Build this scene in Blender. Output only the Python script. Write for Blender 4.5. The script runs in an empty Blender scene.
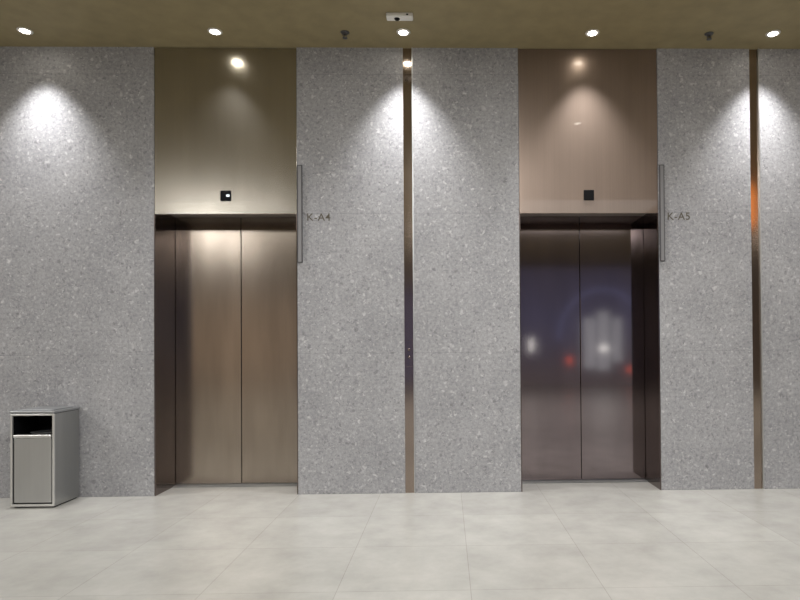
import bpy, bmesh, math
from mathutils import Matrix, Vector
S = bpy.context.scene
C = S.collection
S.view_settings.view_transform = 'Standard'
S.view_settings.look = 'None'

# ------------------------------------------------ helpers
def link(o, parent=None):
    C.objects.link(o)
    if parent is not None: o.parent = parent
    return o
def mesh_from(bm, name, mat=None, parent=None, smooth=False):
    bmesh.ops.recalc_face_normals(bm, faces=bm.faces)
    me = bpy.data.meshes.new(name); bm.to_mesh(me); bm.free()
    if smooth:
        for p in me.polygons: p.use_smooth = True
    if mat: me.materials.append(mat)
    return link(bpy.data.objects.new(name, me), parent)
def add_box(bm, x0, x1, y0, y1, z0, z1, bevel=0):
    r = bmesh.ops.create_cube(bm, size=1)
    vs = r['verts']
    for v in vs:
        v.co = Vector(((x0+x1)/2+v.co.x*(x1-x0), (y0+y1)/2+v.co.y*(y1-y0), (z0+z1)/2+v.co.z*(z1-z0)))
    if bevel:
        es = list({e for v in vs for e in v.link_edges})
        bmesh.ops.bevel(bm, geom=es, offset=bevel, segments=2, affect='EDGES', profile=0.5)
def box(name, b, mat, parent=None, bevel=0):
    bm = bmesh.new()
    if isinstance(b[0], (int, float)): b = [b]
    for q in b: add_box(bm, *q, bevel=bevel)
    return mesh_from(bm, name, mat, parent)
def lathe(name, prof, mat, parent=None, n=40, loc=(0,0,0), axis='Z'):
    bm = bmesh.new(); rings = []
    for r, z in prof:
        if r < 1e-6: rings.append([bm.verts.new((0,0,z))])
        else: rings.append([bm.verts.new((r*math.cos(2*math.pi*i/n), r*math.sin(2*math.pi*i/n), z)) for i in range(n)])
    for a, b in zip(rings, rings[1:]):
        for i in range(n):
            j = (i+1) % n
            if len(a) == 1 and len(b) == 1: continue
            if len(a) == 1: bm.faces.new((a[0], b[i], b[j]))
            elif len(b) == 1: bm.faces.new((a[i], a[j], b[0]))
            else: bm.faces.new((a[i], a[j], b[j], b[i]))
    if axis == 'Y':
        bmesh.ops.rotate(bm, verts=bm.verts, matrix=Matrix.Rotation(math.radians(90), 3, 'X'))
    o = mesh_from(bm, name, mat, parent, smooth=True)
    o.location = loc
    return o
def empty(name, loc, label, cat, group=None):
    e = bpy.data.objects.new(name, None); e.empty_display_size = 0.1
    e.location = loc; C.objects.link(e); tag(e, label, cat, group); return e
def tag(o, label, cat, group=None):
    o["label"] = label; o["category"] = cat
    if group: o["group"] = group
def struct(o): o["kind"] = "structure"; return o

# ------------------------------------------------ materials
def new_mat(name):
    m = bpy.data.materials.new(name); m.use_nodes = True
    nt = m.node_tree; return m, nt, nt.nodes['Principled BSDF']
def N(nt, t, **kw):
    n = nt.nodes.new(t)
    for k, v in kw.items():
        if k in n.inputs: n.inputs[k].default_value = v
        else: setattr(n, k, v)
    return n
def ramp(nt, stops, interp='LINEAR'):
    r = nt.nodes.new('ShaderNodeValToRGB'); cr = r.color_ramp; cr.interpolation = interp
    while len(cr.elements) < len(stops): cr.elements.new(0.5)
    for e, (p, c) in zip(cr.elements, stops):
        e.position = p; e.color = (c, c, c, 1) if isinstance(c, (int, float)) else (*c, 1)
    return r
def mix(nt, fac, a, b, mode='MIX'):
    m = nt.nodes.new('ShaderNodeMix'); m.data_type = 'RGBA'; m.blend_type = mode
    for idx, v in ((0, fac), (6, a), (7, b)):
        if hasattr(v, 'is_output'): nt.links.new(v, m.inputs[idx])
        elif isinstance(v, (int, float)): m.inputs[idx].default_value = v if idx == 0 else (v, v, v, 1)
        else: m.inputs[idx].default_value = (*v, 1)
    return m.outputs[2]
def math_n(nt, op, a, b=0.0):
    m = nt.nodes.new('ShaderNodeMath'); m.operation = op
    for i, v in enumerate((a, b)):
        if hasattr(v, 'is_output'): nt.links.new(v, m.inputs[i])
        else: m.inputs[i].default_value = v
    return m.outputs[0]

def stone_mat():
    m, nt, p = new_mat("grey_aggregate_stone"); L = nt.links.new
    tc = nt.nodes.new('ShaderNodeTexCoord')
    dn = N(nt, 'ShaderNodeTexNoise', Scale=24.0, Detail=3.0); L(tc.outputs['Object'], dn.inputs['Vector'])
    sub = N(nt, 'ShaderNodeVectorMath', operation='SUBTRACT'); L(dn.outputs['Color'], sub.inputs[0]); sub.inputs[1].default_value = (.5, .5, .5)
    sc = N(nt, 'ShaderNodeVectorMath', operation='SCALE'); L(sub.outputs[0], sc.inputs[0]); sc.inputs['Scale'].default_value = 0.075
    ad = N(nt, 'ShaderNodeVectorMath', operation='ADD'); L(tc.outputs['Object'], ad.inputs[0]); L(sc.outputs[0], ad.inputs[1])
    big = N(nt, 'ShaderNodeTexNoise', Scale=2.0, Detail=5.0, Roughness=.6); L(tc.outputs['Object'], big.inputs['Vector'])
    rb = ramp(nt, [(0.3, (.315, .317, .333)), (0.7, (.415, .416, .432))]); L(big.outputs['Fac'], rb.inputs[0])
    fine = N(nt, 'ShaderNodeTexNoise', Scale=40.0, Detail=7.0, Roughness=.76); L(tc.outputs['Object'], fine.inputs['Vector'])
    rf = ramp(nt, [(0.3, .64), (0.7, 1.28)]); L(fine.outputs['Fac'], rf.inputs[0])
    col = mix(nt, 1.0, rb.outputs[0], rf.outputs[0], 'MULTIPLY')
    for scale, rad, lo, hi, fac in ((12, .24, .82, .88, .32), (22, .33, .72, .80, .42), (40, .40, .60, .70, .46), (75, .42, .58, .68, .46)):
        v = N(nt, 'ShaderNodeTexVoronoi', Scale=float(scale)); L(ad.outputs[0], v.inputs['Vector'])
        sep = nt.nodes.new('ShaderNodeSeparateColor'); L(v.outputs['Color'], sep.inputs[0])
        pick = ramp(nt, [(lo, 0.0), (hi, 1.0)]); L(sep.outputs[0], pick.inputs[0])
        edge = ramp(nt, [(rad-.10, 1.0), (rad+.05, 0.0)]); L(v.outputs['Distance'], edge.inputs[0])
        tone = ramp(nt, [(0.0, (.12, .12, .13)), (.40, (.20, .20, .215)), (.50, (.46, .46, .47)), (.8, (.60, .60, .61)), (1.0, (.80, .80, .80))]); L(sep.outputs[1], tone.inputs[0])
        f = math_n(nt, 'MULTIPLY', pick.outputs[0], edge.outputs[0]); f = math_n(nt, 'MULTIPLY', f, fac)
        col = mix(nt, f, col, tone.outputs[0])
    # slab joints
    sx = nt.nodes.new('ShaderNodeSeparateXYZ'); L(tc.outputs['Object'], sx.inputs[0])
    z = math_n(nt, 'ADD', sx.outputs[2], 10*1.163)
    zz = math_n(nt, 'MODULO', z, 1.163)
    a = math_n(nt, 'LESS_THAN', zz, 0.004)
    a = math_n(nt, 'MULTIPLY', a, .3)
    col = mix(nt, a, col, (.1, .1, .1))
    L(col, p.inputs['Base Color'])
    p.inputs['Roughness'].default_value = .5
    bp = N(nt, 'ShaderNodeBump', Strength=.06, Distance=.004); L(fine.outputs['Fac'], bp.inputs['Height']); L(bp.outputs[0], p.inputs['Normal'])
    return m

def metal_mat(name, col, rough, metallic=1.0, coat=0.0, var=.015, cloud=.07, coatr=.06):
    m, nt, p = new_mat(name); L = nt.links.new
    tc = nt.nodes.new('ShaderNodeTexCoord')
    mp = N(nt, 'ShaderNodeMapping'); mp.inputs['Scale'].default_value = (140, 140, .8); L(tc.outputs['Object'], mp.inputs['Vector'])
    n = N(nt, 'ShaderNodeTexNoise', Scale=1.0, Detail=3.0); L(mp.outputs[0], n.inputs['Vector'])
    r = ramp(nt, [(.3, tuple(c*(1-var) for c in col)), (.7, tuple(min(1, c*(1+var)) for c in col))]); L(n.outputs['Fac'], r.inputs[0])
    mp2 = N(nt, 'ShaderNodeMapping'); mp2.inputs['Scale'].default_value = (5, 5, .9); L(tc.outputs['Object'], mp2.inputs['Vector'])
    cl = N(nt, 'ShaderNodeTexNoise', Scale=1.0, Detail=3.0); L(mp2.outputs[0], cl.inputs['Vector'])
    rc = ramp(nt, [(.3, 1-cloud), (.7, 1+cloud)]); L(cl.outputs['Fac'], rc.inputs[0])
    L(mix(nt, 1.0, r.outputs[0], rc.outputs[0], 'MULTIPLY'), p.inputs['Base Color'])
    p.inputs['Roughness'].default_value = rough
    p.inputs['Metallic'].default_value = metallic
    p.inputs['Coat Weight'].default_value = coat; p.inputs['Coat Roughness'].default_value = coatr
    return m
def plain(name, col, rough=.5, metallic=0.0, noise=.06, scale=6.0, spec=.5):
    m, nt, p = new_mat(name); L = nt.links.new
    tc = nt.nodes.new('ShaderNodeTexCoord')
    n = N(nt, 'ShaderNodeTexNoise', Scale=scale, Detail=4.0); L(tc.outputs['Object'], n.inputs['Vector'])
    r = ramp(nt, [(.3, tuple(c*(1-noise) for c in col)), (.7, tuple(min(1, c*(1+noise)) for c in col))])
    L(n.outputs['Fac'], r.inputs[0]); L(r.outputs[0], p.inputs['Base Color'])
    p.inputs['Roughness'].default_value = rough; p.inputs['Metallic'].default_value = metallic
    p.inputs['Specular IOR Level'].default_value = spec
    return m
def emis(name, col, s):
    m, nt, p = new_mat(name)
    p.inputs['Base Color'].default_value = (*[c*.3 for c in col], 1)
    p.inputs['Emission Color'].default_value = (*col, 1); p.inputs['Emission Strength'].default_value = s
    return m
def floor_mat():
    m, nt, p = new_mat("pale_stone_tiles"); L = nt.links.new
    tc = nt.nodes.new('ShaderNodeTexCoord')
    mp = N(nt, 'ShaderNodeMapping'); mp.inputs['Location'].default_value = (-.113, 0, 0); L(tc.outputs['Object'], mp.inputs['Vector'])
    br = N(nt, 'ShaderNodeTexBrick', Scale=1.0, offset=0.0, squash=1.0)
    br.inputs['Brick Width'].default_value = .667; br.inputs['Row Height'].default_value = .667
    br.inputs['Mortar Size'].default_value = .0024; br.inputs['Mortar Smooth'].default_value = .3
    br.inputs['Color1'].default_value = (.475, .470, .442, 1); br.inputs['Color2'].default_value = (.51, .505, .476, 1)
    br.inputs['Mortar'].default_value = (.395, .385, .355, 1)
    L(mp.outputs[0], br.inputs['Vector'])
    n = N(nt, 'ShaderNodeTexNoise', Scale=3.2, Detail=7.0, Roughness=.66); L(tc.outputs['Object'], n.inputs['Vector'])
    r = ramp(nt, [(.3, .85), (.7, 1.10)]); L(n.outputs['Fac'], r.inputs[0])
    L(mix(nt, 1.0, br.outputs['Color'], r.outputs[0], 'MULTIPLY'), p.inputs['Base Color'])
    p.inputs['Roughness'].default_value = .27
    return m

STONE = stone_mat(); FLOOR = floor_mat()
CEIL = plain("olive_ceiling_paint", (.28, .23, .125), .7, noise=.10, scale=7)
HEADA = metal_mat("satin_olive_bronze_header", (.47, .44, .385), .23, coat=.12, var=.022)
HEADB = metal_mat("satin_brown_bronze_header", (.29, .225, .185), .34, metallic=.72, coat=.35, var=.03, coatr=.03)
DOORA = metal_mat("brushed_bronze_door", (.375, .325, .275), .20, var=.025, cloud=.13)
DOORB = metal_mat("dark_bronze_door", (.275, .23, .23), .075, coat=.06)
JAMB = metal_mat("dark_bronze_jamb", (.20, .165, .155), .16)
SOFFIT = plain("bronze_soffit_paint", (.22, .185, .16), .5)
LIPBACK = plain("pale_return_panel", (.6, .52, .46), .5)  # kept pale to lighten the dark band reflected in the door tops
STRIP = metal_mat("polished_bronze_strip", (.38, .31, .26), .12)
STEEL = metal_mat("brushed_steel", (.50, .51, .51), .38, metallic=.8, cloud=.03)
STEELD = metal_mat("dull_steel", (.36, .37, .38), .4, metallic=.7)
BARM = metal_mat("grey_signal_plate", (.30, .30, .31), .4, metallic=.5)
BARF = metal_mat("dark_signal_frame", (.11, .11, .115), .4, metallic=.5)
BLACK = plain("black_plastic", (.006, .006, .007), .6, spec=.1)
DARK = plain("dark_recess", (.01, .01, .01), .8)
LETTER = plain("dark_bronze_lettering", (.10, .085, .06), .5)
WHITE = plain("white_plastic", (.75, .74, .70), .45)
GLYPH = emis("display_white", (.9, .95, 1), 1.2)
LENS = emis("lamp_lens", (1, .93, .80), 30)
PLASTER = plain("beige_plaster", (.36, .31, .26), .7)
LOBBYWALL = plain("taupe_lobby_wall", (.27, .245, .25), .5)

# ------------------------------------------------ room
H = 3.716
XL, XR, YB = -9.0, 9.0, -13.0
TH = .5
AX0, AX1 = -2.412, -1.232
BX0, BX1 = .615, 1.793
S1, S2 = (-.349, -.265), (2.577, 2.661)
struct(box("floor", (XL, XR, YB, TH, -.1, 0), FLOOR))
struct(box("ceiling", (XL, XR, YB, TH, H, H+.1), CEIL))
segs = [(XL, AX0), (AX1, S1[0]), (S1[1], BX0), (BX1, S2[0]), (S2[1], XR)]
struct(box("wall_north", [(a, b, 0, TH, 0, H) for a, b in segs], STONE))
struct(box("wall_south", (XL, XR, YB-.1, YB, 0, H), LOBBYWALL))
struct(box("wall_west", (XL-.1, XL, YB, TH, 0, H), PLASTER))
struct(box("wall_east", (XR, XR+.1, YB, TH, 0, H), PLASTER))
PALE_GLOW = emis("pale_reflection_glow", (.75, .85, .92), .85)
WHOT = emis("bright_reflection_glow", (.9, 1, .95), 4.5)
BLUE = emis("blue_reflection_glow", (.25, .25, .48), .34)
WARM = emis("warm_reflection_glow", (1.0, .78, .60), .36)
RED = emis("red_reflection_glow", (1, .14, .06), 3.2)
ORANGE = emis("orange_lamp_shade", (1, .33, .06), 2.3)
def glow_panel(n, x0, x1, z0, z1, m, dz=.03): struct(box("reflection_panel_%d" % n, (x0, x1, YB, YB+dz, z0, z1), m))  # glowing panels on the unseen wall, added for the reflections in doors and strips
def grad():  # glowing gradient that paints the blue haze reflected in the dark doors
    m, nt, p = new_mat("blue_to_brown_haze_glow"); L = nt.links.new
    tc = nt.nodes.new('ShaderNodeTexCoord'); sx = nt.nodes.new('ShaderNodeSeparateXYZ'); L(tc.outputs['Object'], sx.inputs[0])
    mr = N(nt, 'ShaderNodeMapRange'); L(sx.outputs[2], mr.inputs['Value']); mr.inputs['From Min'].default_value = 0; mr.inputs['From Max'].default_value = 3.7
    n = N(nt, 'ShaderNodeTexNoise', Scale=.9, Detail=2.0); L(tc.outputs['Object'], n.inputs['Vector'])
    f = math_n(nt, 'ADD', mr.outputs[0], math_n(nt, 'MULTIPLY', math_n(nt, 'SUBTRACT', n.outputs['Fac'], .5), .4))
    r = ramp(nt, [(0.0, (.26, .23, .235)), (.25, (.21, .20, .26)), (.55, (.19, .20, .34)), (.9, (.17, .17, .26)), (1, (.15, .145, .19))]); L(f, r.inputs[0])
    L(r.outputs[0], p.inputs['Emission Color']); p.inputs['Emission Strength'].default_value = .70
    p.inputs['Base Color'].default_value = (.05, .05, .06, 1)
    return m
glow_panel(1, 4.30, 4.66, .5, 2.1, PALE_GLOW); glow_panel(2, 4.74, 5.12, .45, 2.3, PALE_GLOW); glow_panel(3, 5.20, 5.5, .7, 2.1, PALE_GLOW)
glow_panel(4, 1.5, 7.4, .0, 3.7, grad(), .01); glow_panel(5, -8.2, -4.4, .2, 2.9, WARM)  # haze sheet for the dark doors, warm panel added for the light ones
glow_panel(6, 4.82, 5.05, 1.05, 1.22, WHOT, .05); glow_panel(7, 2.6, 2.70, 1.05, 1.45, WHOT, .05)
glow_panel(8, 3.8, 3.89, .65, .87, RED, .05); glow_panel(9, 5.68, 5.79, .40, .54, RED, .05)
glow_panel(10, -1.9, -.6, .1, 3.0, BLUE)  # added for the dark blue reflection in the left strip
# glowing arc added for the curved reflection in the dark doors
bm = bmesh.new(); K = 28; ring = []
for i in range(K+1):
    t = math.pi*i/K
    ring.append([bm.verts.new((4.9+rad*math.cos(t), yy, 1.4+1.15*rad*math.sin(t))) for rad, yy in ((1.32, YB), (1.44, YB), (1.44, YB+.06), (1.32, YB+.06))])
for p, q in zip(ring, ring[1:]):
    for k in range(4): bm.faces.new((p[k], p[(k+1) % 4], q[(k+1) % 4], q[k]))
bm.faces.new(ring[0]); bm.faces.new(ring[-1])
struct(mesh_from(bm, "trim_5", emis("blue_arc_glow", (.32, .37, .66), .62)))

for i, (a, b) in enumerate((S1, S2)):
    struct(box("trim_%d" % (i+1), (a, b, .012, .06, 0, H), STRIP))
    struct(box("trim_%d" % (i+3), (b-.010, b-.001, -.004, .012, 0, H), STEEL))

# ------------------------------------------------ elevators
def elevator(x0, x1, door_m, head_m, label):
    cx = (x0+x1)/2
    E = empty("elevator", (cx, 0, 0), label, "elevator", "elevators in the stone wall")
    w = (x1-x0)/2
    D = .37; LZ = 2.327; g = .002; DZ = LZ+.055
    box("header_panel", (-w+.004, w-.004, .004, .016, LZ, H-.006), head_m, E, bevel=.0015)
    box("soffit", (-w+.012, w-.012, .030, D+.02, DZ, DZ+.02), SOFFIT, E)
    box("header_return", (-w+.012, w-.012, .017, .030, LZ+.002, DZ+.02), LIPBACK, E)
    box("jamb", (-w+g, -w+.010, .031, D+.02, 0, DZ), JAMB, E)
    box("jamb", (w-.010, w-g, .031, D+.02, 0, DZ), JAMB, E)
    box("jamb_edge", (-w+g, -w+.010, .002, .031, 0, LZ-g), JAMB, E)
    box("jamb_edge", (w-.010, w-g, .002, .031, 0, LZ-g), JAMB, E)
    for s in (-1, 1):
        a, b = (-w+.012, -.003) if s < 0 else (.003, w-.012)
        box("door_leaf", (a, b, D, D+.03, .012, DZ-.002), door_m, E, bevel=.002)
    box("door_backing", (-w+.012, w-.012, D+.032, D+.045, .012, DZ-.002), DARK, E)
    box("door_sill", [(-w+.012, w-.012, D-.065, D-.045, 0, .008), (-w+.012, w-.012, D-.035, D-.012, 0, .008), (-w+.012, w-.012, D-.065, D+.03, 0, .004)], STEEL, E)
    fi = box("floor_indicator", (-.043, .043, -.006, .004, 2.434, 2.520), BLACK, E, bevel=.003)
    fi["label"] = "small square black floor display"
    if door_m is DOORA:
        bm = bmesh.new()
        pts = [(.008, 2.468), (.034, 2.468), (.034, 2.486), (.008, 2.486)]
        f = bm.faces.new([bm.verts.new((x, -.0064, z)) for x, z in pts])
        r = bmesh.ops.extrude_face_region(bm, geom=[f])
        bmesh.ops.translate(bm, verts=[v for v in r['geom'] if isinstance(v, bmesh.types.BMVert)], vec=(0, -.0008, 0))
        mesh_from(bm, "display_glyph", GLYPH, fi)
    return E
elevator(AX0, AX1, DOORA, HEADA, "elevator with light brushed bronze doors and header panel")
elevator(BX0, BX1, DOORB, HEADB, "elevator with dark bronze doors reflecting the lobby")

# ------------------------------------------------ hall lanterns
for x, lab in ((AX1+.004, "slim vertical steel signal bar beside light bronze elevator"), (BX1+.004, "slim vertical steel signal bar beside dark bronze elevator")):
    e = empty("hall_lantern", (x, 0, 1.918), lab, "elevator signal", "elevator signal bars")
    box("frame", [(0, .006, -.018, 0, 0, .81), (.034, .040, -.018, 0, 0, .81), (.006, .034, -.018, 0, 0, .006), (.006, .034, -.018, 0, .804, .81)], BARF, e)
    box("lens_plate", (.006, .034, -.016, 0, .006, .804), BARM, e)

# ------------------------------------------------ signs
def sign(txt, x, lab):
    cu = bpy.data.curves.new("t", 'FONT'); cu.body = txt; cu.size = .088; cu.extrude = .0006; cu.space_character = 1.08; cu.offset = .0003
    o = bpy.data.objects.new("t", cu); C.objects.link(o)
    bpy.context.view_layer.update()
    me = bpy.data.meshes.new_from_object(o.evaluated_get(bpy.context.evaluated_depsgraph_get()))
    bpy.data.objects.remove(o)
    me.transform(Matrix.Rotation(math.radians(90), 4, 'X'))
    me.materials.clear(); me.materials.append(LETTER)
    s = link(bpy.data.objects.new("elevator_sign", me)); s.location = (x, -.0007, 2.268)
    tag(s, lab, "sign", "elevator number signs")
sign("K-A4", -1.155, "dark metal lettering K-A4 on grey stone wall")
sign("K-A5", 1.862, "dark metal lettering K-A5 on grey stone wall")

# ------------------------------------------------ call panel on strip
cp = empty("call_panel", (-.311, .012, 1.05), "bronze elevator call panel set in metal strip", "call button")
box("plate", (-.026, .026, -.003, 0, 0, .22), STRIP, cp, bevel=.001)
for z in (.08, .14):
    lathe("button", [(0, .006), (.010, .006), (.012, .004), (.012, 0), (0, 0)], JAMB, cp, n=24, loc=(0, -.003, z), axis='Y')

# ------------------------------------------------ downlights
LP = [(x, -.25, 160) for x in (-3.29, -1.81, -.325, 1.184, 2.646)] + [(1.49, -1.68, 40)]
for x, y, en in LP:
    e = empty("downlight", (x, y, H), "small round recessed ceiling downlight, lit warm white", "ceiling light", "downlights along the wall")
    lathe("trim_ring", [(.036, -.001), (.036, -.006), (.052, -.006), (.056, 0), (.036, 0)], WHITE, e)
    lathe("lamp_lens", [(0, -.010), (.035, -.005), (.035, -.001), (0, -.001)], LENS, e)
    l = bpy.data.lights.new("downlight_beam", 'SPOT'); l.energy = en; l.color = (1, .98, .97)
    l.spot_size = math.radians(79); l.spot_blend = 1.0; l.shadow_soft_size = .05
    o = bpy.data.objects.new("downlight_beam", l); o.location = (0, 0, -.02); link(o, e)
    o.rotation_euler = (math.radians(3), 0, 0)

# ------------------------------------------------ unseen orange lamp added for the glint in the right strip
e = empty("pendant_lamp", (4.34, -3.5, 2.88), "unseen orange pendant lamp added for the glint in the strip", "pendant lamp")
lathe("lamp_shade", [(0, 0), (.07, .01), (.11, .12), (.11, .48), (.06, .64), (0, .66)], ORANGE, e)
lathe("cord", [(0, .655), (.006, .655), (.006, H-2.88), (0, H-2.88)], BLACK, e, n=12)

# ------------------------------------------------ emergency light
e = empty("emergency_light", (-.335, -.50, H), "white rectangular emergency lamp box on ceiling", "emergency light")
box("housing", (-.10, .10, -.035, .035, -.032, 0), WHITE, e, bevel=.008)
lathe("lamp", [(0, -.046), (.014, -.042), (.022, -.032), (0, -.032)], BLACK, e, loc=(-.02, 0, 0), n=24)
box("indicator", (.05, .066, -.0365, -.035, -.022, -.012), BLACK, e)

# ------------------------------------------------ sprinklers
for x, y in ((-.79, -.24), (2.13, -.24)):
    e = empty("sprinkler", (x, y, H), "small dark fire sprinkler head hanging from ceiling", "sprinkler", "ceiling sprinklers")
    lathe("escutcheon", [(0, -.008), (.028, -.008), (.036, 0), (0, 0)], BARF, e, n=28)
    box("frame_arm", [(-.014, -.010, -.003, .003, -.038, -.006), (.010, .014, -.003, .003, -.038, -.006), (-.014, .014, -.003, .003, -.041, -.037)], BARF, e)
    lathe("deflector", [(0, -.046), (.020, -.046), (.020, -.043), (0, -.041)], BARF, e, n=20)
    lathe("bulb", [(0, -.037), (.004, -.030), (.004, -.014), (0, -.008)], BLACK, e, n=16)

# ------------------------------------------------ bin
bx0, bx1, by0, by1, bh = -3.340, -3.01, -.335, -.02, .750
W = bx1-bx0; Dp = by1-by0
b = empty("trash_bin", (bx0, by0, 0), "square brushed steel litter bin standing against stone wall", "trash bin")
t = .014
STEELF = metal_mat("bright_steel_edge", (.72, .72, .70), .3, metallic=.65)
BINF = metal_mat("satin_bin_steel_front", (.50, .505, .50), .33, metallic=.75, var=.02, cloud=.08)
BINS = metal_mat("satin_bin_steel_shaded_side", (.40, .405, .40), .3, metallic=.85, var=.02, cloud=.08)  # darker version of the front steel, side shading put into the colour
box("frame", [(0, t, 0, t, .012, bh-.03), (W-t, W, 0, t, .012, bh-.03), (t, W-t, 0, t, .012, .03), (t, W-t, .0, t, bh-.044, bh-.03)], STEELF, b, bevel=.002)
box("side_panel", (W-.008, W, t, Dp, .012, bh-.03), BINS, b, bevel=.001)
box("side_panel", (0, .008, t, Dp, .012, bh-.03), BINS, b, bevel=.001)
box("back_panel", (.008, W-.008, Dp-.008, Dp, .012, bh-.03), STEELD, b)
box("top_lid", [(-.006, W+.006, -.006, Dp+.004, bh-.026, bh-.008), (.03, W-.03, .03, Dp-.03, bh-.008, bh)], STEELD, b, bevel=.004)
box("lid_gap_shade", (.004, W-.004, .004, Dp-.004, bh-.03, bh-.026), BLACK, b)  # black filler stands in for the shade under the lid
box("door", (t+.010, W-t-.010, .006, .016, .040, .535), BINF, b, bevel=.003)
box("door_lip", (t+.008, W-t-.008, -.004, .045, .538, .560), STEELF, b, bevel=.005)
box("door_backing", (.010, W-.010, .018, .022, .012, .50), DARK, b)  # dark sheet stands in for the shade in the gap round the door
box("divider", (.010, W-.010, .022, Dp-.01, .50, .508), DARK, b)
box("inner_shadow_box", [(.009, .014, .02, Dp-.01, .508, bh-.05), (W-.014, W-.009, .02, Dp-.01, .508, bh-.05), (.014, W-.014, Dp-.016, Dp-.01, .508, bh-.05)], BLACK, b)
lathe("ash_bowl", [(0, .0), (.07, .0), (.10, .05), (.11, .056), (.10, .054), (.068, .008), (0, .008)], STEELD, b, loc=(W/2, .17, .509), n=48)
box("plinth", (.015, W-.015, .025, Dp-.01, 0, .012), BLACK, b)

# ------------------------------------------------ unseen area lamps added to fill the lobby
def area(x, y, sx, sy, e, col=(1, .985, .965), z=H-.03):
    l = bpy.data.lights.new("lobby_fill", 'AREA'); l.shape = 'RECTANGLE'; l.size = sx; l.size_y = sy; l.energy = e; l.color = col
    o = bpy.data.objects.new("lobby_fill", l); o.location = (x, y, z); C.objects.link(o)
area(.2, -3.7, .6, 1.8, 125)
for x in (-6.6, 6.6):
    area(x, -3.7, 2.2, 1.3, 115)
for x in (-3.9, 2.5):
    area(x, -5.9, 2.4, 1.6, 36)  # added to brighten the lower part of the header panels
for x, e, s in ((-4.95, 75, .9), (.25, 110, 1.2), (7.9, 85, 1.6)):  # first one placed for the glow at the top of the light doors
    area(x, -7.6, s, 1.2, e)

w = bpy.data.worlds.new("World"); S.world = w; w.use_nodes = True
w.node_tree.nodes['Background'].inputs[0].default_value = (.5, .5, .55, 1)
w.node_tree.nodes['Background'].inputs[1].default_value = .3

# ------------------------------------------------ camera
cam = bpy.data.cameras.new("camera"); co = bpy.data.objects.new("camera", cam); C.objects.link(co)
a = .0202; rho = .0070; th = .0108
d = Vector((math.sin(a), math.cos(a), 0)); r = Vector((math.cos(a), -math.sin(a), 0)); u = Vector((0, 0, 1))
d, u = d*math.cos(th)+u*math.sin(th), u*math.cos(th)-d*math.sin(th)
rr = r*math.cos(rho)-u*math.sin(rho); uu = u*math.cos(rho)+r*math.sin(rho)
M = Matrix((rr, uu, -d)).transposed().to_4x4(); M.translation = Vector((0, -5, 1.21))
co.matrix_world = M
cam.sensor_width = 36; cam.lens = 27; cam.shift_x = -58.5/800; cam.shift_y = 40.5/800
S.camera = co
